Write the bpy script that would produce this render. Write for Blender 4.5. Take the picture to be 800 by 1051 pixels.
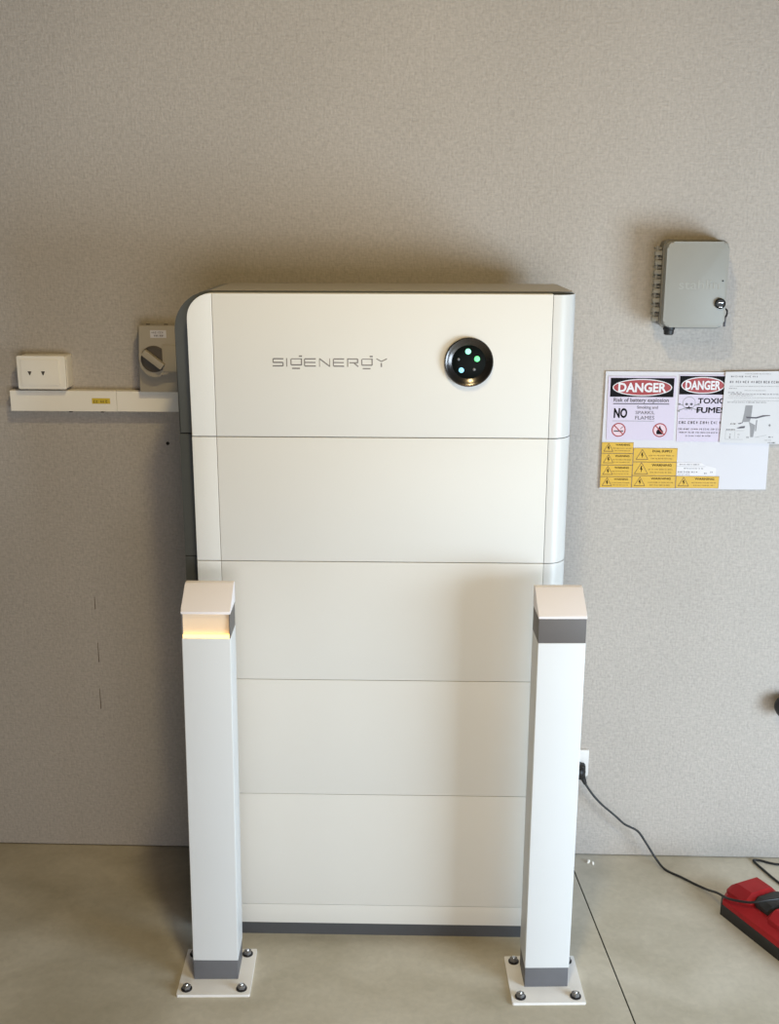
import bpy, bmesh, math, random
from mathutils import Vector, Matrix

# ------------------------------------------------------------------ scene
for o in list(bpy.data.objects): bpy.data.objects.remove(o)
S = bpy.context.scene
C = S.collection
random.seed(7)

# camera (units in metres, wall at y = 0, floor at z = 0)
PITCH, YAW, ROLL = 0.2571, -0.03228, -0.00195
cam_data = bpy.data.cameras.new('camera')
cam = bpy.data.objects.new('camera', cam_data); C.objects.link(cam)
fwd = Vector((math.sin(YAW)*math.cos(PITCH), math.cos(YAW)*math.cos(PITCH), -math.sin(PITCH)))
right = Vector((math.cos(YAW), -math.sin(YAW), 0))
up = right.cross(fwd)
r2 = right*math.cos(ROLL) + up*math.sin(-ROLL)*-1
r2 = right*math.cos(ROLL) - up*math.sin(ROLL)
u2 = right*math.sin(ROLL) + up*math.cos(ROLL)
R = Matrix((r2, u2, -fwd)).transposed()
cam.matrix_world = Matrix.Translation((0.09214, -2.63155, 1.60503)) @ R.to_4x4()
cam_data.sensor_fit = 'VERTICAL'; cam_data.sensor_height = 36.0
cam_data.lens = 1164.32*36.0/1051.0
cam_data.clip_start = 0.05
S.camera = cam

# world: dim light bounced round the garage
W = bpy.data.worlds.new('world'); S.world = W; W.use_nodes = True
bg = W.node_tree.nodes['Background']
bg.inputs[0].default_value = (0.8, 0.9, 1.0, 1); bg.inputs[1].default_value = 0.02

def area(name, loc, target, sx, sy, power, col, shape='RECTANGLE'):
    d = bpy.data.lights.new(name, 'AREA'); d.shape = shape; d.size = sx; d.size_y = sy
    d.energy = power; d.color = col
    o = bpy.data.objects.new(name, d); C.objects.link(o); o.location = loc
    o.rotation_euler = (Vector(target)-Vector(loc)).to_track_quat('-Z', 'Y').to_euler()
    return o
# daylight through the open garage door, low and to the right; warm ceiling lamp in front of the wall
area('daylight_opening', (2.0, -1.72, 0.68), (0.0, -0.2, 0.45), 1.0, 1.0, 55, (0.67, 0.84, 1.0))
area('driveway_daylight', (0.9, -4.8, 0.62), (0.1, 0, 0.5), 2.8, 1.2, 61, (0.97, 0.98, 0.99))
area('rear_lamp', (0.3, -2.4, 2.6), (0.3, -0.2, 1.0), 0.4, 0.4, 7, (1.0, 0.62, 0.28))
area('ceiling_lamp', (0.10, -1.45, 2.60), (0.10, -1.15, 0.5), 0.16, 0.16, 15, (1.0, 0.81, 0.42), 'DISK')

S.view_settings.view_transform = 'Standard'
S.view_settings.look = 'None'
S.view_settings.gamma = 1
S.view_settings.use_curve_mapping = False
S.view_settings.exposure = 0.0

# ------------------------------------------------------------------ materials
def srgb(r, g, b):
    f = lambda c: (c/255/12.92) if c/255 <= .04045 else ((c/255+.055)/1.055)**2.4
    return (f(r), f(g), f(b), 1)
def mat(name, col, rough=.5, metal=0, spec=.5, noise=None, bump=None, emit=None, coat=0):
    m = bpy.data.materials.new(name); m.use_nodes = True
    n = m.node_tree; b = n.nodes['Principled BSDF']
    b.inputs['Base Color'].default_value = col
    b.inputs['Roughness'].default_value = rough
    b.inputs['Metallic'].default_value = metal
    b.inputs['Specular IOR Level'].default_value = spec
    b.inputs['Coat Weight'].default_value = coat
    tc = n.nodes.new('ShaderNodeTexCoord')
    if noise:
        sc, amt = noise
        t = n.nodes.new('ShaderNodeTexNoise'); t.inputs['Scale'].default_value = sc; t.inputs['Detail'].default_value = 4
        n.links.new(tc.outputs['Object'], t.inputs['Vector'])
        r = n.nodes.new('ShaderNodeMapRange'); r.inputs[1].default_value = .3; r.inputs[2].default_value = .7
        r.inputs[3].default_value = 1-amt; r.inputs[4].default_value = 1+amt
        n.links.new(t.outputs[0], r.inputs[0])
        mx = n.nodes.new('ShaderNodeMix'); mx.data_type = 'RGBA'; mx.blend_type = 'MULTIPLY'; mx.inputs[0].default_value = 1
        mx.inputs[6].default_value = col
        n.links.new(r.outputs[0], mx.inputs[7]); n.links.new(mx.outputs[2], b.inputs['Base Color'])
    if bump:
        sc, st, di = bump
        t = n.nodes.new('ShaderNodeTexNoise'); t.inputs['Scale'].default_value = sc; t.inputs['Detail'].default_value = 3
        n.links.new(tc.outputs['Object'], t.inputs['Vector'])
        bp = n.nodes.new('ShaderNodeBump'); bp.inputs['Strength'].default_value = st; bp.inputs['Distance'].default_value = di
        n.links.new(t.outputs[0], bp.inputs['Height']); n.links.new(bp.outputs[0], b.inputs['Normal'])
    if emit:
        b.inputs['Emission Color'].default_value = emit[0]; b.inputs['Emission Strength'].default_value = emit[1]
    return m

def wall_material():
    m = bpy.data.materials.new('woven_wall'); m.use_nodes = True
    n = m.node_tree; L = n.links; b = n.nodes['Principled BSDF']
    b.inputs['Roughness'].default_value = .85; b.inputs['Specular IOR Level'].default_value = .2
    tc = n.nodes.new('ShaderNodeTexCoord')
    def noise(scale, detail, stretch=(1, 1, 1)):
        mp = n.nodes.new('ShaderNodeMapping'); mp.inputs['Scale'].default_value = stretch
        t = n.nodes.new('ShaderNodeTexNoise'); t.inputs['Scale'].default_value = scale; t.inputs['Detail'].default_value = detail
        L.new(tc.outputs['Object'], mp.inputs[0]); L.new(mp.outputs[0], t.inputs['Vector']); return t
    fine = noise(150, 3); weave_h = noise(150, 2, (.45, 1, 1.6)); weave_v = noise(150, 2, (1.6, 1, .45)); broad = noise(2.2, 3)
    a = n.nodes.new('ShaderNodeMath'); a.operation = 'ADD'; L.new(weave_h.outputs[0], a.inputs[0]); L.new(weave_v.outputs[0], a.inputs[1])
    a2 = n.nodes.new('ShaderNodeMath'); a2.operation = 'ADD'; L.new(a.outputs[0], a2.inputs[0]); L.new(fine.outputs[0], a2.inputs[1])
    r = n.nodes.new('ShaderNodeMapRange'); r.inputs[1].default_value = 1.15; r.inputs[2].default_value = 1.85
    r.inputs[3].default_value = .89; r.inputs[4].default_value = 1.11; L.new(a2.outputs[0], r.inputs[0])
    rb = n.nodes.new('ShaderNodeMapRange'); rb.inputs[1].default_value = .3; rb.inputs[2].default_value = .7
    rb.inputs[3].default_value = .96; rb.inputs[4].default_value = 1.04; L.new(broad.outputs[0], rb.inputs[0])
    mm = n.nodes.new('ShaderNodeMath'); mm.operation = 'MULTIPLY'; L.new(r.outputs[0], mm.inputs[0]); L.new(rb.outputs[0], mm.inputs[1])
    mx = n.nodes.new('ShaderNodeMix'); mx.data_type = 'RGBA'; mx.blend_type = 'MULTIPLY'; mx.inputs[0].default_value = 1
    mx.inputs[6].default_value = srgb(178, 171, 164); L.new(mm.outputs[0], mx.inputs[7]); L.new(mx.outputs[2], b.inputs['Base Color'])
    bp = n.nodes.new('ShaderNodeBump'); bp.inputs['Strength'].default_value = .5; bp.inputs['Distance'].default_value = .0015
    L.new(a2.outputs[0], bp.inputs['Height']); L.new(bp.outputs[0], b.inputs['Normal'])
    return m

def floor_material():
    m = bpy.data.materials.new('garage_concrete'); m.use_nodes = True
    n = m.node_tree; L = n.links; b = n.nodes['Principled BSDF']
    b.inputs['Roughness'].default_value = .62; b.inputs['Specular IOR Level'].default_value = .35
    tc = n.nodes.new('ShaderNodeTexCoord')
    def noise(scale, detail, stretch=(1, 1, 1)):
        mp = n.nodes.new('ShaderNodeMapping'); mp.inputs['Scale'].default_value = stretch
        t = n.nodes.new('ShaderNodeTexNoise'); t.inputs['Scale'].default_value = scale; t.inputs['Detail'].default_value = detail
        t.inputs['Distortion'].default_value = .6
        L.new(tc.outputs['Object'], mp.inputs[0]); L.new(mp.outputs[0], t.inputs['Vector']); return t
    broad = noise(3.2, 6, (1, 1.6, 1)); fine = noise(60, 4)
    cr = n.nodes.new('ShaderNodeValToRGB'); e = cr.color_ramp.elements
    e[0].position = .32; e[0].color = srgb(175, 167, 149); e[1].position = .68; e[1].color = srgb(203, 196, 181)
    L.new(broad.outputs[0], cr.inputs[0])
    r = n.nodes.new('ShaderNodeMapRange'); r.inputs[1].default_value = .3; r.inputs[2].default_value = .7
    r.inputs[3].default_value = .95; r.inputs[4].default_value = 1.05; L.new(fine.outputs[0], r.inputs[0])
    mx = n.nodes.new('ShaderNodeMix'); mx.data_type = 'RGBA'; mx.blend_type = 'MULTIPLY'; mx.inputs[0].default_value = 1
    L.new(cr.outputs[0], mx.inputs[6]); L.new(r.outputs[0], mx.inputs[7]); L.new(mx.outputs[2], b.inputs['Base Color'])
    bp = n.nodes.new('ShaderNodeBump'); bp.inputs['Strength'].default_value = .25; bp.inputs['Distance'].default_value = .001
    L.new(fine.outputs[0], bp.inputs['Height']); L.new(bp.outputs[0], b.inputs['Normal'])
    return m

M = dict(
    wall=wall_material(), floor=floor_material(),
    joint=mat('dark_sealant', srgb(38, 34, 30), .9),
    scuff=mat('wall_scuff', srgb(96, 84, 70), .9),
    panel=mat('white_panel', srgb(223, 220, 214), .45, spec=.4, noise=(3, .012)),
    corner=mat('white_panel_dimmed', srgb(210, 208, 204), .38, noise=(3, .01)),  # same plastic as the front panel, colour darkened to offset strong light there
    casing=mat('grey_casing', srgb(92, 96, 97), .34, .2, noise=(60, .03)),
    top=mat('pale_grey_top', srgb(168, 160, 146), .4, noise=(20, .02)),
    plinth=mat('dark_plinth', srgb(82, 82, 84), .55, noise=(60, .04)),
    logo=mat('logo_print', srgb(120, 114, 108), .35, .4),
    glossy=mat('gloss_black', srgb(6, 12, 10), .35, 0, .07, noise=(8, .05)),
    bezel=mat('bezel_black', srgb(92, 88, 86), .24, .9, noise=(12, .05)),
    led_g=mat('led_green', srgb(120, 230, 150), .4, emit=(srgb(90, 235, 135), 1.3)),
    led_g2=mat('led_mint', srgb(150, 240, 200), .4, emit=(srgb(140, 250, 205), 1.1)),
    led_b=mat('led_blue', srgb(150, 215, 245), .4, emit=(srgb(120, 205, 245), 1.0)),
    led_off=mat('led_unlit', srgb(120, 122, 124), .4),
    post=mat('powder_white', srgb(221, 222, 223), .42, spec=.4, noise=(5, .01)),
    cap=mat('cap_white', srgb(244, 237, 238), .5, noise=(5, .01)),
    band=mat('band_grey', srgb(98, 93, 91), .5, noise=(40, .03)),
    collar=mat('collar_grey', srgb(104, 104, 108), .5, noise=(40, .03)),
    diffuser=mat('lamp_diffuser', srgb(250, 222, 190), .5, noise=(10, .01)),
    led_strip=mat('led_strip', srgb(255, 225, 150), .4, emit=(srgb(255, 214, 130), 1.9)),
    plate=mat('plate_white', srgb(240, 237, 234), .5, noise=(14, .03)),
    steel=mat('bolt_steel', srgb(128, 126, 126), .4, .5, noise=(90, .15)),
    bolt_dark=mat('bolt_dark', srgb(58, 56, 58), .4, .7, noise=(90, .15)),
    pvc=mat('white_pvc', srgb(247, 242, 232), .5, noise=(8, .015)),
    pvc_cool=mat('white_socket', srgb(224, 222, 220), .4, noise=(8, .01)),
    grey_pl=mat('grey_plastic', srgb(166, 157, 142), .5, noise=(30, .02)),
    grey_dk=mat('grey_plastic_dark', srgb(78, 70, 60), .55, noise=(30, .05)),
    meter=mat('meter_grey', srgb(146, 145, 139), .5, noise=(14, .03)),
    meter_dk=mat('meter_grey_dark', srgb(122, 119, 113), .55, noise=(14, .03)),
    hinge=mat('hinge_grey', srgb(136, 133, 124), .5, noise=(60, .1)),
    emboss=mat('emboss_grey', srgb(156, 155, 149), .45, noise=(60, .02)),
    black=mat('black_rubber', srgb(24, 23, 23), .5, noise=(30, .1)),
    black2=mat('black_plastic', srgb(34, 32, 30), .45, noise=(30, .1)),
    chrome=mat('chrome', srgb(210, 210, 210), .2, 1, noise=(50, .05)),
    red=mat('red_plastic', srgb(162, 22, 28), .5, spec=.3, noise=(18, .08)),
    sheet=mat('white_sheet', srgb(203, 200, 205), .5, noise=(10, .01)),
    lilac=mat('pale_sign', srgb(199, 188, 206), .45, noise=(10, .01)),
    paper=mat('paper', srgb(204, 202, 204), .7, noise=(10, .01)),
    ink=mat('ink_black', srgb(14, 12, 15), .7, spec=.15, noise=(40, .1)),
    ink_soft=mat('ink_grey', srgb(84, 79, 86), .6, noise=(40, .05)),
    ink_pale=mat('ink_pale', srgb(140, 138, 140), .6, noise=(40, .05)),
    dred=mat('danger_red', srgb(150, 34, 38), .45, noise=(20, .05)),
    white=mat('print_white', srgb(216, 212, 215), .5, noise=(20, .01)),
    pink=mat('print_pink', srgb(216, 190, 199), .5, noise=(20, .01)),
    yellow=mat('sticker_yellow', srgb(206, 164, 42), .5, noise=(20, .03)),
    ochre=mat('print_ochre', srgb(112, 82, 28), .5, noise=(20, .05)),
    yellow_s=mat('small_sticker_yellow', srgb(214, 188, 60), .5, noise=(20, .04)),
)

# ------------------------------------------------------------------ mesh helpers
def link(name, bm, m, parent=None, smooth=False, loc=None):
    me = bpy.data.meshes.new(name)
    bmesh.ops.recalc_face_normals(bm, faces=bm.faces)
    bm.to_mesh(me); bm.free()
    if m: me.materials.append(m)
    if smooth:
        for p in me.polygons: p.use_smooth = True
    o = bpy.data.objects.new(name, me); C.objects.link(o)
    if smooth:
        try: me.set_sharp_from_angle(angle=math.radians(35))
        except Exception: pass
    if parent: o.parent = parent
    if loc: o.location = loc
    return o
def tag(o, label=None, cat=None, group=None, kind=None):
    if label: o['label'] = label
    if cat: o['category'] = cat
    if group: o['group'] = group
    if kind: o['kind'] = kind
    return o
def thing(name, label, cat, loc=(0, 0, 0), rz=0, group=None):
    o = bpy.data.objects.new(name, None); C.objects.link(o); o.location = loc; o.rotation_euler = (0, 0, rz)
    o.empty_display_size = .05
    return tag(o, label, cat, group)
def add_box(bm, x0, x1, y0, y1, z0, z1, bev=0, seg=2, mtx=None):
    vs = [bm.verts.new((x, y, z)) for x in (x0, x1) for y in (y0, y1) for z in (z0, z1)]
    fs = [(0, 1, 3, 2), (4, 6, 7, 5), (0, 4, 5, 1), (2, 3, 7, 6), (0, 2, 6, 4), (1, 5, 7, 3)]
    faces = [bm.faces.new([vs[i] for i in f]) for f in fs]
    if bev:
        es = list({e for f in faces for e in f.edges})
        r = bmesh.ops.bevel(bm, geom=es, offset=bev, segments=seg, affect='EDGES', profile=.6)
        vs = list({v for f in r['faces'] for v in f.verts} | {v for v in vs if v.is_valid})
    if mtx: bmesh.ops.transform(bm, matrix=mtx, verts=vs)
    return vs
def box(name, x0, x1, y0, y1, z0, z1, m, parent=None, bev=0, seg=2):
    bm = bmesh.new(); add_box(bm, x0, x1, y0, y1, z0, z1, bev, seg)
    return link(name, bm, m, parent, smooth=bev > 0)
def add_prism(bm, pts, axis, a, b):
    """pts: 2-D outline; axis 'y': (x,z) extruded from y=a to b; 'z': (x,y); 'x': (y,z)"""
    f = {'y': lambda p, t: (p[0], t, p[1]), 'z': lambda p, t: (p[0], p[1], t), 'x': lambda p, t: (t, p[0], p[1])}[axis]
    A = [bm.verts.new(f(p, a)) for p in pts]; B = [bm.verts.new(f(p, b)) for p in pts]
    n = len(pts)
    bm.faces.new(A); bm.faces.new(B[::-1])
    for i in range(n): bm.faces.new((A[i], A[(i+1) % n], B[(i+1) % n], B[i]))
    return A+B
def prism(name, pts, axis, a, b, m, parent=None, bev=0, smooth=False):
    bm = bmesh.new(); add_prism(bm, pts, axis, a, b)
    if bev:
        bm.faces.ensure_lookup_table()
        es = list({e for f in bm.faces if len(f.verts) > 4 or f in (bm.faces[0], bm.faces[1]) for e in f.edges})
        bmesh.ops.bevel(bm, geom=es, offset=bev, segments=2, affect='EDGES', profile=.6)
    return link(name, bm, m, parent, smooth=smooth or bev > 0)
def add_lathe(bm, prof, seg=32, origin=(0, 0, 0), axis='z'):
    """prof: list of (radius, height). axis z up, or 'y' pointing to -y (out of the wall)"""
    rings = []
    O = Vector(origin)
    for r, h in prof:
        ring = []
        for k in range(seg):
            t = 2*math.pi*k/seg
            if axis == 'z': v = Vector((r*math.cos(t), r*math.sin(t), h))
            else: v = Vector((r*math.cos(t), -h, r*math.sin(t)))
            ring.append(bm.verts.new(O+v))
        rings.append(ring)
    for a, b in zip(rings, rings[1:]):
        for k in range(seg): bm.faces.new((a[k], a[(k+1) % seg], b[(k+1) % seg], b[k]))
    bm.faces.new(rings[0][::-1]); bm.faces.new(rings[-1])
def lathe(name, prof, m, parent=None, seg=32, origin=(0, 0, 0), axis='z', loc=None):
    bm = bmesh.new(); add_lathe(bm, prof, seg, origin, axis)
    return link(name, bm, m, parent, smooth=True, loc=loc)
def spline(pts, n=8):
    P = [Vector(p) for p in pts]; P = [P[0]*2-P[1]]+P+[P[-1]*2-P[-2]]
    out = []
    for i in range(1, len(P)-2):
        for k in range(n):
            t = k/n; a, b, c, d = P[i-1:i+3]
            out.append(.5*((2*b)+(c-a)*t+(2*a-5*b+4*c-d)*t*t+(3*b-a-3*c+d)*t**3))
    out.append(P[-2]); return out
def add_tube(bm, pts, r, seg=8):
    pts = [Vector(p) for p in pts]; rings = []
    n = None
    for i, p in enumerate(pts):
        t = (pts[min(i+1, len(pts)-1)]-pts[max(i-1, 0)]).normalized()
        if n is None: n = t.orthogonal().normalized()
        n = (n-t*n.dot(t)).normalized(); b = t.cross(n)
        rr = r[i] if isinstance(r, (list, tuple)) else r
        rings.append([bm.verts.new(p+n*rr*math.cos(2*math.pi*k/seg)+b*rr*math.sin(2*math.pi*k/seg)) for k in range(seg)])
    for a, c in zip(rings, rings[1:]):
        for k in range(seg): bm.faces.new((a[k], a[(k+1) % seg], c[(k+1) % seg], c[k]))
    bm.faces.new(rings[0][::-1]); bm.faces.new(rings[-1])
def rrect(x0, x1, z0, z1, r, n=5, corners=(1, 1, 1, 1)):
    """rounded rectangle outline; corners order: bl, br, tr, tl; r scalar or list"""
    rs = [r*c for c in corners]
    pts = []
    for (cx, cz, a0, rr) in ((x0, z0, 180, rs[0]), (x1, z0, 270, rs[1]), (x1, z1, 0, rs[2]), (x0, z1, 90, rs[3])):
        sx = 1 if cx == x0 else -1; sz = 1 if cz == z0 else -1
        if rr <= 0: pts.append((cx, cz)); continue
        for k in range(n+1):
            a = math.radians(a0+90*k/n)
            pts.append((cx+sx*rr+rr*math.cos(a), cz+sz*rr+rr*math.sin(a)))
    return pts
def text(name, s, x, z, h, y, m, parent, width=None, bold=0, align='CENTER', shear=0):
    """flat lettering on a plane facing -y; x,z = centre (or left) and vertical middle, h = cap height"""
    cu = bpy.data.curves.new(name, 'FONT'); cu.body = s; cu.align_x = 'LEFT'; cu.align_y = 'BOTTOM_BASELINE'
    cu.size = 1; cu.offset = 0 if 'M' in s else bold; cu.resolution_u = 3; cu.shear = shear; cu.extrude = 0
    o = bpy.data.objects.new(name+'_src', cu); C.objects.link(o)
    bpy.context.view_layer.update()
    me = bpy.data.meshes.new_from_object(o.evaluated_get(bpy.context.evaluated_depsgraph_get()))
    bpy.data.objects.remove(o); bpy.data.curves.remove(cu)
    xs = [v.co.x for v in me.vertices]; ys = [v.co.y for v in me.vertices]
    x0, x1, y0, y1 = min(xs), max(xs), min(ys), max(ys)
    sz = h/(.73 if s.upper() != s else (y1-y0)); sx = (width/(x1-x0)) if width else sz
    for v in me.vertices:
        px = (v.co.x-(x0+x1)/2)*sx if align == 'CENTER' else (v.co.x-x0)*sx
        pz = (v.co.y-(y0+y1)/2)*sz
        v.co = (x+px, y, z+pz)
    me.materials.clear(); me.materials.append(m)
    me.name = name
    if 'M' in s and bold:                 # heavier strokes: the same letters again, a hair to each side
        bm = bmesh.new(); bm.from_mesh(me); d = bold*h
        for dx, dz, k in ((d, 0, 1), (-d, 0, 2), (0, d*.8, 3), (0, -d*.8, 4)):
            n0 = len(bm.verts); bm.from_mesh(me); bm.verts.ensure_lookup_table()
            for v in bm.verts[n0:]: v.co += Vector((dx, -.00001*k, dz))
        bm.to_mesh(me); bm.free()
    ob = bpy.data.objects.new(name, me); C.objects.link(ob); ob.parent = parent
    return ob
def lines(name, rows, y, m, parent, seed=0):
    """fine print too small to read: rows of word-long dashes. rows: (x0, x1, z, h)"""
    rnd = random.Random(seed); bm = bmesh.new()
    for x0, x1, z, h in rows:
        x = x0
        while x < x1:
            w = min(rnd.uniform(1.2, 4.2)*h, x1-x)
            k = x
            while k < x+w:                       # glyph-like strokes
                g = min(h*.75, x+w-k)
                if g < h*.2: break
                hh = h*rnd.choice((.5, .5, .36, .46))
                q = rnd.random()
                if q < .35: st_ = ((k, k+g*.32, -hh, hh), (k+g*.5, k+g*.82, -hh, hh), (k, k+g*.8, -h*.1, h*.1))
                elif q < .7: st_ = ((k, k+g*.8, -hh, -hh+h*.2), (k, k+g*.3, -hh, hh), (k, k+g*.8, hh-h*.2, hh))
                else: st_ = ((k, k+g*.82, -h*.1, h*.12), (k+g*.25, k+g*.58, -hh, hh))
                for (a, b, c, d) in st_:
                    vs = [bm.verts.new(p) for p in ((a, y, z+c), (b, y, z+c), (b, y, z+d), (a, y, z+d))]
                    bm.faces.new(vs)
                k += h*.95
            x += w+h*.7
    o = link(name, bm, m, parent); o['kind'] = 'stuff'; return o
def ring_pts(cx, cz, rx, rz, n=36, a0=0, a1=360):
    return [(cx+rx*math.cos(math.radians(a0+(a1-a0)*k/n)), cz+rz*math.sin(math.radians(a0+(a1-a0)*k/n))) for k in range(n)]
def flat_poly(name, polys, y, m, parent, thick=0):
    bm = bmesh.new()
    for pts in polys:
        if thick: add_prism(bm, pts, 'y', y, y+thick)
        else: bm.faces.new([bm.verts.new((p[0], y, p[1])) for p in pts])
    return link(name, bm, m, parent)
def stroke(p, q, w):
    (x0, z0), (x1, z1) = p, q; dx, dz = x1-x0, z1-z0; l = math.hypot(dx, dz); nx, nz = -dz/l*w/2, dx/l*w/2
    return [(x0+nx, z0+nz), (x1+nx, z1+nz), (x1-nx, z1-nz), (x0-nx, z0-nz)]
def ring(name, cx, cz, rx, rz, w, y, m, parent, n=36):
    bm = bmesh.new()
    A = [bm.verts.new((x, y, z)) for x, z in ring_pts(cx, cz, rx, rz, n)]
    B = [bm.verts.new((x, y, z)) for x, z in ring_pts(cx, cz, rx-w, rz-w, n)]
    for k in range(n): bm.faces.new((A[k], A[(k+1) % n], B[(k+1) % n], B[k]))
    return link(name, bm, m, parent)

# ------------------------------------------------------------------ setting
wall = tag(box('wall_back', -3.6, 3.8, 0, .12, .003, 2.9, M['wall']), kind='structure')
# joint line across the slab
JX0, JX1 = .4709, .4709+(.5345-.4784)/(.6372-.0754)*4.6
def floor_slab():
    bm = bmesh.new()
    g = .0017
    yb, yf = .12, -4.6
    xa = JX0-.12*.1; xb = JX0+4.6*.0999
    for pts in ([(-3.6, yb), (xa-g, yb), (xb-g, yf), (-3.6, yf)], [(xa+g, yb), (3.8, yb), (3.8, yf), (xb+g, yf)]):
        add_prism(bm, pts, 'z', -.1, 0)
    return link('floor', bm, M['floor']), [(xa-g, yb), (xa+g, yb), (xb+g, yf), (xb-g, yf)]
fl, jp = floor_slab(); tag(fl, kind='structure')
j = prism('expansion_joint', jp, 'z', -.1, -.0025, M['joint'], fl)
for i, (x, z0, z1) in enumerate(((-.722, .655, .690), (-.7215, .515, .570), (-.7245, .388, .4465))):
    prism('scuff_mark', [(x-.0009, z0), (x+.0011, z0+.002), (x+.0006, z1), (x-.0005, z1-.004)], 'y', -.0006, .001, M['scuff'], wall)
lathe('screw_hole', [(.0042, 0), (.0042, .0006), (.001, .0007)], M['joint'], wall, 12, (-.521, 0, 1.076), 'y')

# ------------------------------------------------------------------ battery cabinet
YF = -.3734
XL, XR, XSL, XSR = -.3845, .387, -.334, .3385
ZS = [1.453, 1.1665, .9027, .6373, .3657, .0883, .0403]
cab = thing('battery_cabinet', 'tall white battery cabinet of stacked modules with round black display, standing behind the two bollards', 'battery', (0, -.23, 0), .010)
CO = Vector((0, -.23, 0))
def sub(o): o.location = -CO; return o        # parts are modelled in world metres
CXL, CXR, YC, YB = -.4165, .3845, YF+.032, -.095
for i in range(5):
    z1, z0 = ZS[i], ZS[i+1]
    g = (.0009, .0009, .0006, .0005, .0004)[i]
    gv = .0004 if i < 2 else .0003
    top = i == 0
    zc1 = z1+.0005 if top else z1
    if top: pts = rrect(CXL, CXR, z0+.0006, z1+.0035, .078, 10, (0, 0, .12, 1))
    else: pts = rrect(CXL, CXR, z0+.0006, z1-.0006, .001, 1, (0, 0, 0, 0))
    cas = sub(prism('module_casing', pts, 'y', YC, YB, M['casing'], cab, bev=.002 if not top else .004))
    if top: prism('casing_top_sheet', [(CXL+.075, YC+.001), (CXR-.004, YC+.001), (CXR-.012, YB-.002), (CXL+.075, YB-.002)], 'z', z1+.0030, z1+.0042, M['top'], cas)['label'] = 'paler grey top surface'  # thin paler grey sheet added over the casing top
    if top: cas['label'] = 'grey casing with rounded top left corner'
    # plain panel in the middle
    zt = z1 if top else z1-g
    pan = prism('front_panel', rrect(XSL+gv, XSR-gv, z0+g, zt, .001, 1, (0, 0, 0, 0)), 'y', YF, YC, M['panel'], cas, bev=.0012)
    # left strip; on the topmost its outer corner is rounded
    if top: pts = rrect(XL, XSL-gv, z0+g, zt, .0495, 10, (0, 0, 0, 1))
    else: pts = rrect(XL, XSL-gv, z0+g, zt, .001, 1, (0, 0, 0, 0))
    prism('side_panel', pts, 'y', YF+.0004, YC, M['panel'], cas, bev=.0014)
    # right strip bends round the corner
    prof = [(XSR+gv, YF+.0002)]
    for k in range(13):
        a = math.radians(90*k/12); prof.append((XR-.040+.040*math.sin(a), YF+.0002+.050*(1-math.cos(a))))
    prof += [(XR, YB+.01), (XR-.0024, YB+.01)]
    for k in range(12, -1, -1):
        a = math.radians(90*k/12); prof.append((XR-.040+.0376*math.sin(a), YF+.0026+.0476*(1-math.cos(a))))
    prof += [(XSR+gv, YF+.0026)]
    bm = bmesh.new(); add_prism(bm, prof, 'z', z0+g, zt-(.001 if top else 0))
    cp = link('corner_panel', bm, M['corner'], cas, smooth=True)
# base skirt and plinth
bcov = sub(box('base_skirt', XL, XR-.012, YF+.0008, YC, ZS[6], ZS[5]-.0006, M['panel'], cab, .0008))
box('corner_panel', XR-.012, XR, YF+.012, YB+.02, ZS[6], ZS[5]-.0011, M['corner'], bcov, .002)
sub(box('plinth', CXL+.02, CXR-.01, YF+.016, YB, 0, ZS[5]-.0011, M['plinth'], cab, .002))['label'] = 'dark grey recessed plinth'
bpy.context.view_layer.update()

# round display
DX, DZ = .1747, 1.3206
disp = sub(lathe('display', [(.0475, -.004), (.0475, .0005), (.0345, .0008), (.0335, .0022), (.028, .0032), (.018, .0040), (.008, .0044), (.001, .0045)], M['glossy'], cab, 48, (DX, YF, DZ), 'y'))
disp['label'] = 'round black display with two green and one blue light'
lathe('bezel', [(.0482, -.002), (.0490, .004), (.0486, .0085), (.0470, .0102), (.0452, .0098), (.0420, .0072), (.038, .0046), (.0345, .0030), (.0330, .0018)], M['bezel'], disp, 48, (DX, YF, DZ), 'y')
S1 = .001947/10
for (u, v, r, m, lb) in ((390, 305, 29, 'led_g2', 'lit mint green light'), (483, 380, 29, 'led_g', 'lit green light'), (325, 495, 27, 'led_b', 'lit pale blue light'), (295, 385, 13, 'led_off', None), (455, 488, 14, 'led_off', None)):
    dx, dz = (u-399)*S1, -(v-413)*S1; rr = math.hypot(dx, dz)
    y = YF-(.0044-.0012*(rr/.028)**2)
    l = lathe('indicator_light', [(r*S1, -.002), (r*S1, .0005), (r*S1*.6, .0013), (r*S1*.1, .0016)], M[m], disp, 16, (DX+dx, y, DZ+dz), 'y')
    if lb: l['label'] = lb

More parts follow.
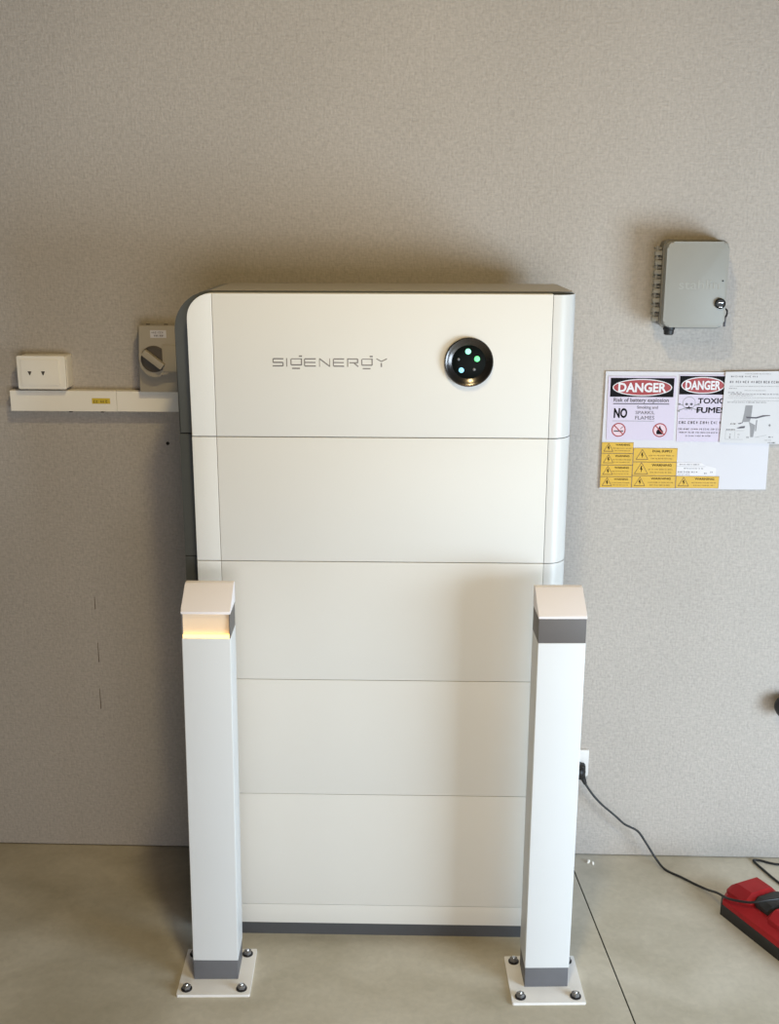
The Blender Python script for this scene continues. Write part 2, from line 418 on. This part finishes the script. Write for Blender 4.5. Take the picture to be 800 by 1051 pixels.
# SIGENERGY wordmark
def logo():
    k = .001947/5.333
    px = lambda u, v: (-.2177+(u/5.333+260-278)*.001947, 1.3180-(v-120)*k)
    R_ = lambda a, b, c, d: [px(a, d), px(b, d), px(b, c), px(a, c)]
    T = 7; V = 6
    P = []
    def s(x0, x1): P.extend([R_(x0+4, x1, 97, 97+T), R_(x0, x0+V, 100, 122), R_(x0+3, x1-3, 117, 117+T), R_(x1-V, x1, 121, 141), R_(x0, x1-4, 136, 136+T)])
    def g(x0, x1): P.extend([R_(x0+4, x1, 98, 98+5), R_(x0, x0+V, 102, 134), R_(x1-V-1, x1, 98, 134), R_(x0+4, x1-3, 130, 130+T), R_(x0+8, x1-12, 149, 156), R_(x1-17, x1, 82, 90)])
    def e(x0, x1): P.extend([R_(x0+4, x1, 97, 97+T), R_(x0, x0+V, 101, 139), R_(x0+3, x1-2, 117, 117+6), R_(x0+4, x1, 136, 136+T)])
    s(100, 160); P.append(R_(175, 180, 97, 143)); g(198, 262); e(272, 337)
    P.extend([R_(355, 359, 97, 143), R_(411, 415, 97, 143), stroke(px(357, 99), px(413, 141), 7*k)])
    e(430, 492)
    P.extend([R_(508, 514, 97, 143), R_(508, 565, 97, 103), R_(562, 569, 99, 122), R_(520, 565, 118, 124), stroke(px(546, 122), px(569, 142), 7*k)])
    g(585, 648)
    P.extend([stroke(px(668, 98), px(695, 113), 6*k), stroke(px(726, 98), px(695, 113), 6*k), R_(691, 699, 121, 143)])
    return sub(flat_poly('logo_lettering', P, YF-.0003, M['logo'], cab))
logo()['label'] = 'grey SIGENERGY lettering'

# ------------------------------------------------------------------ bollards
def bolt(parent, x, y, z):
    b = lathe('anchor_bolt', [(.0045, 0), (.0045, .0115), (.0036, .0128)], M['chrome'], parent, 12, loc=(x, y, z))
    lathe('washer', [(.0118, 0), (.0118, .002), (.0105, .0024), (.004, .0024)], M['bolt_dark'], b, 20)
    bm = bmesh.new(); add_prism(bm, ring_pts(0, 0, .0092, .0092, 6), 'z', .0022, .0092)
    bmesh.ops.bevel(bm, geom=bm.edges[:], offset=.0007, segments=1, affect='EDGES')
    link('nut', bm, M['steel'], b).rotation_euler.z = random.uniform(0, 1)
    return b
def bollard(label, px, py, rz, pw, lean, dx, lit):
    t = thing('bollard', label, 'bollard', (px, py, 0), rz, 'square bollards in front of the cabinet')
    w = .0775; T = .006
    bm = bmesh.new(); add_prism(bm, rrect(-w, w, -w, w, .003, 2), 'z', 0, T)
    link('base_plate', bm, M['plate'], t)
    for sx, sy in ((-1, -1), (1, -1), (1, 1), (-1, 1)): bolt(t, sx*.0585, sy*.0585, T)
    y0, y1 = -.0275, .0525; h = pw/2
    def leaned(o):
        o.location = (dx, 0, 0); o.rotation_euler = (0, lean, 0); return o
    leaned(box('foot_collar', -h+.001, h-.001, y0+.001, y1-.001, T*.5, .0535, M['collar'], t, .0015))
    leaned(box('post', -h, h, y0, y1, .0525, .790, M['post'], t, .002, 3))
    if lit:
        # band is a housing with a shallow light opening in front
        bm = bmesh.new()
        add_box(bm, -h+.0006, h-.0006, y0+.016, y1-.0006, .790, .8405)
        add_box(bm, -h+.0006, -h+.0022, y0+.0006, y0+.016, .790, .8405)
        add_box(bm, h-.0022, h-.0006, y0+.0006, y0+.016, .790, .8405)
        band = leaned(link('light_band', bm, M['band'], t))
        bm = bmesh.new()
        add_prism(bm, [(y0+.0075, .7905), (y0+.016, .7905), (y0+.016, .8400), (y0+.0050, .8400)], 'x', -h+.0024, h-.0024)
        link('lamp_diffuser', bm, M['diffuser'], band)['label'] = 'glowing warm lamp front'
        box('light_strip', -h+.0024, h-.0024, y0+.0004, y0+.0072, .7905, .7965, M['led_strip'], band)
    else:
        leaned(box('light_band', -h+.0004, h-.0004, y0+.0004, y1-.0004, .790, .8405, M['band'], t, .001))['label'] = 'dark grey unlit band'
    prof = [(y0-.0004, .8408), (y0-.0004, .8455), (y0+.004, .849), (.0335, .884), (.037, .8855), (y1-.002, .8845), (y1, .882), (y1, .8408)]
    leaned(prism('cap', prof, 'x', -h-.0004, h+.0004, M['cap'], t, bev=.0012))
    return t
bollard('white square bollard in front of the cabinet\'s left edge, its top band glowing warm yellow', -.3494, -.5056, .0415, .097, .0115, .0, True)
bollard('white square bollard before the cabinet\'s right edge, its top band dark grey and unlit', .3596, -.5056, .0485, .0945, .003, .0005, False)

# ------------------------------------------------------------------ left wall fittings
duct = thing('cable_duct', 'long white plastic cable duct running along the wall into the cabinet', 'cable duct', (-.6, 0, 1.181))
DO = Vector((-.6, 0, 1.181))
def rel(o, O): o.location = -O; return o
rel(prism('duct_base', [(0, 1.159), (-.030, 1.159), (-.030, 1.2035), (0, 1.2035)], 'x', -.8765, -.15, M['pvc'], duct), DO)
bm = bmesh.new()
add_prism(bm, [(-.008, 1.1575), (-.034, 1.1575), (-.034, 1.2052), (-.008, 1.2052)], 'x', -.8782, -.6285)
rel(link('duct_lid', bm, M['pvc'], duct), DO)
bm = bmesh.new()
add_prism(bm, [(-.008, 1.1577), (-.0335, 1.1577), (-.0335, 1.2049), (-.008, 1.2049)], 'x', -.6277, -.15)
rel(link('duct_lid', bm, M['pvc'], duct), DO)
for x in (-.739, -.664): rel(box('clip', x-.0035, x+.0035, -.031, -.02, 1.1545, 1.158, M['black2'], duct), DO)
st = thing('duct_sticker', 'tiny yellow label stuck on the white cable duct', 'sticker', (-.664, -.0342, 1.182))
SO = Vector((-.664, -.0342, 1.182))
rel(box('label_sheet', -.686, -.6435, -.0345, -.0341, 1.1755, 1.1885, M['yellow_s'], st), SO)
rel(lines('fine_print', [(-.682, -.648, 1.1805, .006)], -.0347, M['ochre'], st, 3), SO)

# double outlet with small triangular holes
ot = thing('wall_socket', 'white double surface-mounted socket block sitting on the cable duct at the left edge', 'socket', (-.797, 0, 1.25))
OO = Vector((-.797, 0, 1.25))
rel(prism('mounting_box', rrect(-.848, -.737, 1.2125, 1.2872, .004, 3), 'y', 0, -.043, M['pvc'], ot, bev=.001), OO)
rel(prism('face_plate', rrect(-.8505, -.7375, 1.2112, 1.2882, .004, 3), 'y', -.0435, -.0520, M['pvc'], ot, bev=.0018), OO)
ip = rel(prism('socket_insert', rrect(-.8410, -.7525, 1.2200, 1.2800, .003, 3), 'y', -.0515, -.0545, M['pvc'], ot, bev=.001), OO)
for x in (-.8205, -.7895):
    z = 1.249
    flat_poly('socket_hole', [[(x-.0045, z+.004), (x+.0045, z+.004), (x+.001, z-.005), (x-.001, z-.005)]], -.0548, M['grey_dk'], ip, .0002)

# isolator switch
iso = thing('isolator_switch', 'grey plastic rotary isolator switch on the wall at the cabinet\'s left side', 'switch', (-.51, 0, 1.285))
IO = Vector((-.51, 0, 1.285))
rel(prism('housing', rrect(-.567, -.462, 1.2065, 1.3585, .004, 3), 'y', 0, -.052, M['grey_pl'], iso, bev=.0015), IO)
KX, KZ = -.5245, 1.286
cp = [(-.4605, 1.2555), (-.4605, 1.3605), (-.5555, 1.3605), (-.5575, 1.3585), (KX-.0345, KZ)]
for k in range(1, 13):
    a = math.radians(180+125*k/12); cp.append((KX+.0355*math.cos(a), KZ+.0415*math.sin(a)))
cp.append((KX+.034, 1.2555))
cp = [(-.5575, KZ) if i == 4 else p for i, p in enumerate(cp)]
cov = rel(prism('raised_cover', cp, 'y', -.052, -.078, M['grey_pl'], iso, bev=.0015), IO)
box('cover_step', -.505, -.462, -.0815, -.0775, 1.2575, 1.318, M['grey_pl'], cov, .0012)
box('top_tab', -.5465, -.5385, -.05, -.044, 1.3585, 1.3615, M['black2'], cov); box('top_tab', -.505, -.497, -.05, -.044, 1.3585, 1.3615, M['black2'], cov)
dial = rel(lathe('dial', [(.0300, 0), (.0300, .002), (.0262, .003), (.0262, .0012), (.0022, .0012)], M['grey_dk'], iso, 32, (KX, -.0778, KZ), 'y'), IO)
bm = bmesh.new()
mt = Matrix.Translation((KX, 0, KZ)) @ Matrix.Rotation(math.radians(38), 4, 'Y')
add_box(bm, -.0275, .0275, -.096, -.0788, -.0078, .0078, .003, 2, mt)
rel(link('turning_handle', bm, M['grey_pl'], iso, True), IO)
lb = rel(box('label_plate', -.5305, -.4945, -.0788, -.0778, 1.3335, 1.3505, M['sheet'], iso), IO)
lines('fine_print', [(-.5275, -.498, 1.3455, .0042), (-.5225, -.500, 1.3385, .0042)], -.0790, M['ink_soft'], lb, 5)

# ------------------------------------------------------------------ grey meter box
mb = thing('meter_box', 'small grey plastic enclosure with hinged lid and round lock, on the wall above the signs', 'enclosure', (.68, 0, 1.455))
MO = Vector((.68, 0, 1.455))
rel(prism('enclosure_body', rrect(.613, .752, 1.360, 1.5505, .014, 5), 'y', 0, -.058, M['meter_dk'], mb, bev=.002), MO)
lid = rel(prism('lid', rrect(.6115, .7455, 1.3645, 1.5480, .014, 6), 'y', -.059, -.094, M['meter'], mb, bev=.006), MO)
rel(prism('lid_rim', rrect(.6085, .7500, 1.3590, 1.5515, .016, 6), 'y', -.054, -.066, M['meter_dk'], mb, bev=.002), MO)
# hinge column: a rod with knuckles and small webs
hg = rel(lathe('hinge_pin', [(.0028, 0), (.0028, .168)], M['hinge'], mb, 10, (.5985, -.052, 1.3700)), MO)
for k in range(8):
    z = 1.374+k*.0205
    box('hinge_knuckle', .5935, .6125, -.058, -.046, z, z+.0105, M['hinge'], hg, .002)
    box('hinge_knuckle', .5960, .6125, -.050, -.024, z+.0125, z+.0175, M['hinge'], hg, .001)
em = rel(text('embossed_lettering', 'stahlin', .6850, 1.4570, .0210, -.0945, M['emboss'], mb, width=.088, bold=0), MO)
lathe('lid_screw', [(.0019, -.001), (.0019, .0008), (.0006, .001)], M['black'], lid, 10, (.7355, -.094, 1.4650), 'y')
lk = rel(lathe('lock', [(.0115, 0), (.0115, .006), (.0098, .0078), (.0085, .0062), (.0012, .0062)], M['black'], mb, 24, (.7325, -.093, 1.4165), 'y'), MO)
box('keyway', .7275, .7375, -.1018, -.0985, 1.4175, 1.4212, M['chrome'], lk, .001)
box('keyway', .7290, .7360, -.1018, -.0985, 1.4085, 1.4105, M['chrome'], lk, .0006)
bm = bmesh.new()
add_tube(bm, spline([(.7440, -.088, 1.4060), (.7490, -.094, 1.4020), (.7500, -.092, 1.3930), (.7470, -.088, 1.3860), (.7440, -.086, 1.3930), (.7455, -.087, 1.4020)], 6), .0020, 8)
add_box(bm, .7445, .7495, -.091, -.087, 1.366, 1.387, .001)
rel(link('latch_key', bm, M['bolt_dark'], mb, True), MO)
rel(lathe('cable_gland', [(.0085, -.019), (.0110, -.017), (.0115, -.009), (.0135, -.007), (.0135, 0)], M['black'], mb, 16, (.632, -.062, 1.3640)), MO)

# ------------------------------------------------------------------ signs
TILT = 0
board = thing('backing_board', 'plain white backing board on the wall carrying the warning signs and stickers', 'board', (.69, 0, 1.12))
BO = Vector((.69, 0, 1.12))
rel(flat_poly('board_sheet', [[(.5045, .9765), (.8945, .9780), (.8915, 1.2540), (.5065, 1.2550)]], -.005, M['sheet'], board, .005), BO)
YS = -.0065
def danger_header(par, x0, x1, z0, z1, y):
    flat_poly('header_block', [[(x0, z0), (x1, z0), (x1, z1), (x0, z1)]], y-.0001, M['ink'], par)
    cx, cz, rx, rz = (x0+x1)/2+.0005, (z0+z1)/2, (x1-x0)*.468, (z1-z0)*.45
    ring('oval_outline', cx, cz, rx, rz, .0022, y-.0003, M['white'], par, 48)
    flat_poly('red_oval', [ring_pts(cx, cz, rx-.0018, rz-.0018, 48)], y-.0002, M['dred'], par)
    text('danger_lettering', 'DANGER', cx, cz, (z1-z0)*.50, y-.0005, M['white'], par, width=rx*1.62, bold=.035)
s1 = thing('danger_sign', 'left danger sign on the white board, reading risk of battery explosion, no flames', 'sign', (.59, YS, 1.17), 0, 'danger signs on the white board')
A = Vector((.59, YS, 1.17)); y = -.0068
ch = []
def on(par, O, fn):
    before = set(par.children); fn()
    for c in par.children:
        if c not in before: c.location = -O
def build1():
    x0, x1, z0, z1 = .5125, .6700, 1.0950, 1.2440
    flat_poly('sign_sheet', [[(x0+.002, z0), (x1, z0), (x1-.001, z1), (x0, z1)]], y, M['lilac'], s1, .0015)
    danger_header(s1, .5180, .6640, 1.1960, 1.2400, y)
    text('sign_lettering', 'Risk of battery explosion', .5905, 1.1875, .0092, y-.0004, M['ink_soft'], s1, width=.127, bold=.02)
    flat_poly('rule', [[(.5265, 1.1788), (.6555, 1.1788), (.6555, 1.1810), (.5265, 1.1810)]], y-.0004, M['ink_soft'], s1)
    text('no_lettering', 'NO', .5445, 1.1580, .0235, y-.0004, M['ink'], s1, width=.031, bold=.04)
    text('sign_lettering', 'Smoking and', .6060, 1.1710, .0072, y-.0004, M['ink_soft'], s1, width=.048, bold=.01)
    text('sign_lettering', 'SPARKS,', .6010, 1.1590, .0085, y-.0004, M['ink_soft'], s1, width=.044, bold=.004)
    text('sign_lettering', 'FLAMES', .6010, 1.1475, .0085, y-.0004, M['ink_soft'], s1, width=.044, bold=.004)
    flat_poly('rule', [[(.5265, 1.1390), (.6230, 1.1390), (.6230, 1.1400), (.5265, 1.1400)]], y-.0004, M['ink_pale'], s1)
    for cx, kind in ((.5420, 0), (.6375, 1)):
        cz = 1.1185
        flat_poly('symbol_disc', [ring_pts(cx, cz, .0150, .0150)], y-.0002, M['pink'], s1)
        ring('prohibition_ring', cx, cz, .0165, .0165, .0026, y-.0005, M['dred'], s1)
        if kind == 0:   # cigarette
            flat_poly('cigarette_symbol', [stroke((cx-.011, cz-.003), (cx+.011, cz-.003), .0035), stroke((cx+.004, cz+.002), (cx+.010, cz+.008), .0016)], y-.0003, M['ink_soft'], s1)
        else:           # flame
            flat_poly('flame_symbol', [[(cx-.007, cz-.010), (cx+.007, cz-.010), (cx+.008, cz-.003), (cx+.003, cz+.003), (cx, cz+.011), (cx-.004, cz+.003), (cx-.008, cz-.004)]], y-.0003, M['ink'], s1)
        flat_poly('prohibition_bar', [stroke((cx-.0105, cz+.0105), (cx+.0105, cz-.0105), .0026)], y-.0004, M['dred'], s1)
on(s1, A, build1)
s2 = thing('danger_sign', 'danger sign for toxic fumes with skull and crossbones, partly under the instruction sheet', 'sign', (.74, YS, 1.17), 0, 'danger signs on the white board')
A2 = Vector((.74, YS, 1.17))
def build2():
    x0, x1, z0, z1 = .6755, .8000, 1.0920, 1.2480
    flat_poly('sign_sheet', [[(x0+.002, z0), (x1, z0), (x1-.001, z1), (x0, z1)]], y, M['lilac'], s2, .0015)
    danger_header(s2, .6765, .7830, 1.2025, 1.2455, y)
    # skull and crossbones
    cx, cz = .7010, 1.1790
    P = [stroke((cx-.022, cz-.013), (cx+.022, cz+.001), .0022), stroke((cx-.022, cz+.001), (cx+.022, cz-.013), .0022)]
    for sx in (-1, 1):
        for q in (-.015, .001): P.append(ring_pts(cx+sx*.0225, cz+q, .0030, .0026, 8))
    flat_poly('crossbones', P, y-.0002, M['ink_pale'], s2)
    flat_poly('skull', [ring_pts(cx, cz+.004, .0145, .0140, 24), [(cx-.008, cz-.014), (cx+.008, cz-.014), (cx+.009, cz-.006), (cx-.009, cz-.006)]], y-.0003, M['lilac'], s2)
    ring('skull_outline', cx, cz+.004, .0148, .0143, .0011, y-.0004, M['ink_pale'], s2, 28)
    flat_poly('skull_features', [ring_pts(cx-.0055, cz+.001, .0034, .0030, 10), ring_pts(cx+.0055, cz+.001, .0034, .0030, 10), [(cx-.0018, cz-.006), (cx+.0018, cz-.006), (cx, cz-.002)]] + [stroke((cx+i*.0035, cz-.0085), (cx+i*.0035, cz-.013), .0010) for i in (-2, -1, 0, 1, 2)], y-.0005, M['ink_soft'], s2)
    text('toxic_lettering', 'TOXIC', .7210, 1.1880, .0130, y-.0004, M['ink'], s2, width=.0620, bold=.022, align='LEFT')
    text('fumes_lettering', 'FUMES', .7200, 1.1665, .0130, y-.0004, M['ink'], s2, width=.0640, bold=.05, align='LEFT')
    lines('fine_print', [(.6805, .7790, 1.1370, .0065), (.6805, .7790, 1.1215, .0040), (.6815, .7790, 1.1135, .0032), (.6980, .7580, 1.1055, .0034)], y-.0004, M['ink_soft'], s2, 11)
    flat_poly('rule', [[(.6805, 1.1460), (.7790, 1.1460), (.7790, 1.1467), (.6805, 1.1467)]], y-.0004, M['ink_pale'], s2)
on(s2, A2, build2)
# instruction sheet
sh = thing('instruction_sheet', 'white printed instruction sheet with grey drawing, overlapping the toxic fumes sign at right edge', 'sheet', (.85, YS, 1.17))
A3 = Vector((.85, YS, 1.17)); y3 = -.0100
def build3():
    flat_poly('paper_sheet', [[(.7765, 1.0905), (.9420, 1.0880), (.9380, 1.2590), (.7790, 1.2560)]], y3, M['paper'], sh, .0008)
    X = lambda u: .7795+(u-140)*.0002415*.9   # zoom pixels -> metres
    X = lambda u: .7755+(u-105)*.0001945
    Z = lambda v: 1.2560-(v-75)*.0002010
    rows = [(350, 660, 97, 7), (190, 500, 128, 16), (180, 800, 190, 24), (180, 800, 240, 6), (175, 265, 265, 9), (360, 610, 288, 8), (170, 330, 312, 14), (200, 800, 330, 12), (180, 470, 348, 7), (160, 800, 372, 5), (240, 800, 405, 5), (170, 630, 425, 10)]
    lines('fine_print', [(X(a), X(b), Z(c), d*.00023) for a, b, c, d in rows], y3-.0002, M['ink_soft'], sh, 21)
    pl = lambda pts: [(X(a), Z(b)) for a, b in pts]
    flat_poly('drawn_column', [pl([(385, 460), (470, 460), (462, 600), (450, 650), (360, 655), (375, 560)]), pl([(440, 650), (520, 690), (505, 830), (470, 830), (460, 720)]), pl([(525, 630), (540, 630), (535, 760), (520, 760)])], y3-.0002, M['ink_pale'], sh)
    flat_poly('drawn_arm', [pl([(400, 590), (520, 595), (600, 572), (680, 570), (690, 578), (610, 590), (530, 612), (410, 610)]), pl([(300, 725), (350, 705), (400, 700), (395, 725), (330, 730)]), pl([(310, 672), (370, 655), (372, 662), (330, 680)])], y3-.0003, M['ink_soft'], sh)
    tag(flat_poly('drawn_frame', [stroke((X(170), Z(755)), (X(390), Z(755)), .0006), stroke((X(175), Z(858)), (X(385), Z(858)), .0006), stroke((X(285), Z(765)), (X(285), Z(850)), .0005), stroke((X(175), Z(755)), (X(175), Z(858)), .0005), stroke((X(540), Z(830)), (X(660), Z(805)), .0006), stroke((X(520), Z(832)), (X(575), Z(832)), .0006)], y3-.0002, M['ink_pale'], sh), kind='stuff')
    lines('drawing_caption', [(X(222), X(288), Z(676), .0034), (X(180), X(285), Z(743), .0026), (X(425), X(455), Z(832), .0034), (X(690), X(745), Z(828), .0030), (X(222), X(244), Z(832), .0048), (X(226), X(240), Z(798), .0030), (X(685), X(785), 1.0915, .003)], y3-.0003, M['ink'], sh, 31)
    lines('drawing_caption', [(X(320), X(345), Z(800), .0040), (X(322), X(342), Z(832), .0034), (X(640), X(720), Z(865), .0022), (X(675), X(705), Z(690), .0090)], y3-.0003, M['ink_pale'], sh, 33)
on(sh, A3, build3)
# yellow stickers
def sticker(x0, x1, z0, z1, head, label, seed, ty=.36, y=-.0062, tri=1.0, hx=None, hs=.17, mh='ink'):
    cx, cz = (x0+x1)/2, (z0+z1)/2
    t = thing('warning_sticker', label, 'sticker', (cx, -.005, cz), 0, 'yellow warning stickers on the white board')
    O = Vector((cx, -.005, cz)); w, h = x1-x0, z1-z0
    def b():
        flat_poly('sticker_sheet', [[(x0, z0), (x1, z0), (x1, z1), (x0, z1)]], y, M['yellow'], t, .0011)
        for (a, bb, c, d) in ((x0, x1, z0, z0+.0006), (x0, x1, z1-.0006, z1), (x0, x0+.0006, z0, z1), (x1-.0006, x1, z0, z1)):
            flat_poly('border_line', [[(a, c), (bb, c), (bb, d), (a, d)]], y-.0001, M['ochre'], t)
        tx = x0+h*.62; tr = h*.40*tri
        P = [(tx-tr*1.05, cz-tr*.8), (tx+tr*1.05, cz-tr*.8), (tx, cz+tr)]
        flat_poly('warning_triangle', [stroke(P[0], P[1], .0016), stroke(P[1], P[2], .0014), stroke(P[2], P[0], .0014)], y-.0002, M['ochre'], t)
        flat_poly('bolt_symbol', [[(tx-.0008, cz+tr*.45), (tx+.0016, cz+tr*.45), (tx+.0009, cz+.0005), (tx+.0030, cz+.0005), (tx-.0004, cz-tr*.62), (tx-.0001, cz-tr*.1), (tx-.0026, cz-tr*.1)]], y-.0002, M['ink'], t)
        hx0 = x0+w*ty
        text('heading_lettering', head, (hx0+x1-w*.06)/2+.001, z1-h*.22, h*hs, y-.0003, M[mh], t, width=w*(.94-ty)*.78, bold=.02)
        lines('fine_print', [(hx0, x1-w*.06, z0+h*.46, h*.09), (hx0+w*.05, x1-w*.10, z0+h*.24, h*.09)], y-.0003, M['ochre'], t, seed)
    on(t, O, b)
c1 = [(1.0625, 1.0885), (1.0345, 1.0620), (1.0065, 1.0340), (.9795, 1.0060)]
nm = ['topmost yellow warning sticker in the left column, directly below the danger sign', 'second yellow warning sticker from the top in the left column', 'third yellow warning sticker from the top in the left column', 'yellow warning sticker in the bottom left corner of the white board']
for i, (z0, z1) in enumerate(c1): sticker(.5050, .5790, z0, z1, 'WARNING', nm[i], 40+i)
c2 = [(1.0425, 1.0755), (1.0095, 1.0420), (.9795, 1.0090)]
nm = ['yellow warning sticker at the top of the middle column', 'yellow warning sticker halfway down the middle column, with the boldest triangle', 'yellow warning sticker at the bottom of the middle column']
hd = ['DUAL SUPPLY', 'WARNING', 'WARNING']
for i, (z0, z1) in enumerate(c2): sticker(.5800, .6820, z0, z1, hd[i], nm[i], 50+i, tri=1.15 if i == 1 else 1.0)
sticker(.6830, .7835, .9800, 1.0090, 'WARNING', 'rightmost yellow warning sticker on the bottom edge of the board', 61)
ws = thing('paper_label', 'small white printed label above the rightmost yellow warning sticker', 'label', (.727, -.005, 1.024))
def bws():
    flat_poly('label_sheet', [[(.6835, 1.0100), (.7750, 1.0100), (.7745, 1.0290), (.7500, 1.0350), (.7400, 1.0410), (.6830, 1.0420)]], -.0060, M['white'], ws, .0009)
    lines('fine_print', [(.6890, .7350, 1.0370, .0030), (.7000, .7450, 1.0275, .0026), (.6860, .7330, 1.0190, .0040), (.6860, .7150, 1.0130, .0022), (.7480, .7550, 1.0160, .0034), (.7620, .7670, 1.0190, .0034)], -.0062, M['ink_soft'], ws, 71)
    flat_poly('rule', [[(.6835, 1.0320), (.7500, 1.0320), (.7500, 1.0326), (.6835, 1.0326)]], -.0062, M['ink_pale'], ws)
on(ws, Vector((.727, -.005, 1.024)), bws)

# ------------------------------------------------------------------ outlet, cable, charger
so = thing('wall_socket', 'white wall socket with black plug, half hidden behind the right bollard', 'socket', (.45, 0, .265))
def bso():
    prism('face_plate', rrect(.396, .5115, .2290, .3010, .004, 3), 'y', 0, -.010, M['pvc_cool'], so, bev=.0015)
    box('switch_rocker', .475, .489, -.0125, -.0095, .277, .290, M['pvc_cool'], so, .001)
on(so, Vector((.45, 0, .265)), bso)
pc = thing('power_cable', 'black power cable with plug, hanging from the socket and trailing to the red box', 'cable', (.492, -.01, .25))
def bpc():
    bm = bmesh.new()
    add_lathe(bm, [(.0175, 0), (.0185, .006), (.0170, .022), (.012, .032), (.006, .036)], 20, (.4850, -.0102, .2520), 'y')
    add_box(bm, .4760, .5020, -.034, -.012, .2300, .2700, .006, 3)
    add_tube(bm, [(.4930, -.026, .2400), (.4990, -.028, .2280), (.5030, -.030, .2180)], [.0075, .006, .0042], 10)
    link('plug', bm, M['black'], pc, True)
    P = [(.5030, -.030, .2180), (.5230, -.034, .1900), (.5470, -.036, .1640), (.5800, -.038, .1360), (.6060, -.038, .1120), (.6400, -.036, .0920), (.6630, -.040, .0600), (.6870, -.050, .0240), (.7080, -.068, .0045), (.7400, -.100, .0042), (.7700, -.132, .0045), (.7900, -.165, .0120), (.8000, -.215, .0360), (.8110, -.268, .0560), (.8330, -.297, .0680), (.8540, -.317, .0790), (.8820, -.3210, .0880), (.915, -.316, .090)]
    bm = bmesh.new(); add_tube(bm, spline(P, 6), .0029, 8); link('cord', bm, M['black'], pc, True)
on(pc, Vector((.492, -.01, .25)), bpc)
bm = bmesh.new()
add_tube(bm, spline([(1.25, -.060, .004), (1.10, -.045, .004), (1.00, -.034, .004), (.962, -.018, .004), (.945, -.016, .004), (.944, -.026, .004), (.957, -.062, .004), (.977, -.113, .004), (1.02, -.19, .004), (1.10, -.25, .004), (1.22, -.27, .004)], 8), .0030, 8)
tag(link('loose_cord', bm, M['black'], None, True), 'loop of black cord lying on the floor behind the red box at the right edge', 'cord')

rb = thing('tool_case', 'red and black plastic power tool box lying on the floor at the right edge', 'tool', (.798, -.236, 0), math.radians(-63.4))
# local x runs along its length (towards the viewer), local y across it (to the right)
def hullmesh(name, secs, m, parent, bev=.004):
    """secs: list of (x, outline [(y,z)...]) with equal counts"""
    bm = bmesh.new(); rings = [[bm.verts.new((x, p[0], p[1])) for p in o] for x, o in secs]
    for a, b in zip(rings, rings[1:]):
        for k in range(len(a)): bm.faces.new((a[k], a[(k+1) % len(a)], b[(k+1) % len(a)], b[k]))
    bm.faces.new(rings[0][::-1]); bm.faces.new(rings[-1])
    bmesh.ops.bevel(bm, geom=[e for e in bm.edges if e.calc_face_angle(0) > .35], offset=bev, segments=2, affect='EDGES')
    return link(name, bm, m, parent, True)
W_ = .125
sec = lambda y0, y1, z0, z1, c, ct: [(y0, z0), (y1, z0), (y1, z1-ct), (y1-c, z1), (y0+c, z1), (y0, z1-ct)]
hullmesh('lower_shell', [(-.012, sec(.020, W_-.01, .0, .028, .004, .004)), (.012, sec(-.002, W_, .0, .032, .004, .004)), (.30, sec(0, W_, .0, .032, .004, .004)), (.33, sec(.015, W_-.015, 0, .028, .004, .004))], M['black2'], rb, .003)
hullmesh('upper_shell', [(-.006, sec(.026, W_-.02, .028, .044, .010, .006)), (.016, sec(-.001, W_, .028, .056, .022, .016)), (.28, sec(.001, W_, .028, .066, .022, .018)), (.315, sec(.015, W_-.015, .028, .056, .020, .012))], M['red'], rb, .003)
hullmesh('raised_back', [(.004, sec(.020, W_-.02, .048, .064, .012, .008)), (.022, sec(.012, W_-.012, .048, .080, .020, .020)), (.070, sec(.014, W_-.012, .048, .082, .020, .020)), (.084, sec(.024, W_-.02, .048, .070, .015, .010))], M['red'], rb, .003)
hullmesh('raised_front', [(.136, sec(.020, W_-.02, .050, .070, .012, .008)), (.148, sec(.014, W_-.014, .050, .086, .018, .018)), (.26, sec(.014, W_-.014, .050, .084, .018, .018)), (.285, sec(.026, W_-.026, .050, .068, .015, .010))], M['red'], rb, .003)
hullmesh('battery_slot', [(.080, sec(.034, W_-.022, .050, .076, .010, .008)), (.092, sec(.028, W_-.018, .050, .082, .012, .010)), (.130, sec(.028, W_-.018, .050, .080, .012, .010)), (.140, sec(.034, W_-.022, .050, .072, .010, .008))], M['black2'], rb, .002)

# black rounded knob at the picture's right edge
lathe_k = lathe('door_stop', [(.012, 0), (.012, .012), (.022, .018), (.028, .030), (.029, .042), (.024, .052), (.012, .057), (.001, .058)], M['black'], None, 28, axis='y', loc=(.9820, 0, .4400))
tag(lathe_k, 'black rounded rubber knob sticking out of the wall at the right edge', 'knob')
# two white chips by the wall
for i, (x, yy, s, lab) in enumerate(((.5200, -.0375, .0058, 'tiny white plastic chip on the floor by the wall, the left one of two'), (.5300, -.0435, .0050, 'tiny white plastic chip on the floor by the wall, the right one of two'))):
    bm = bmesh.new(); add_box(bm, -s*.6, s*.6, -s*.5, s*.5, 0, s*1.5, s*.2, 1); add_box(bm, -s*.9, s*.9, -s*.25, s*.25, 0, s*.5, s*.1, 1)
    o = link('plastic_chip', bm, M['pvc'], None, True, loc=(x, yy, 0)); o.rotation_euler.z = .6+i
    tag(o, lab, 'chip', 'white chips by the wall')
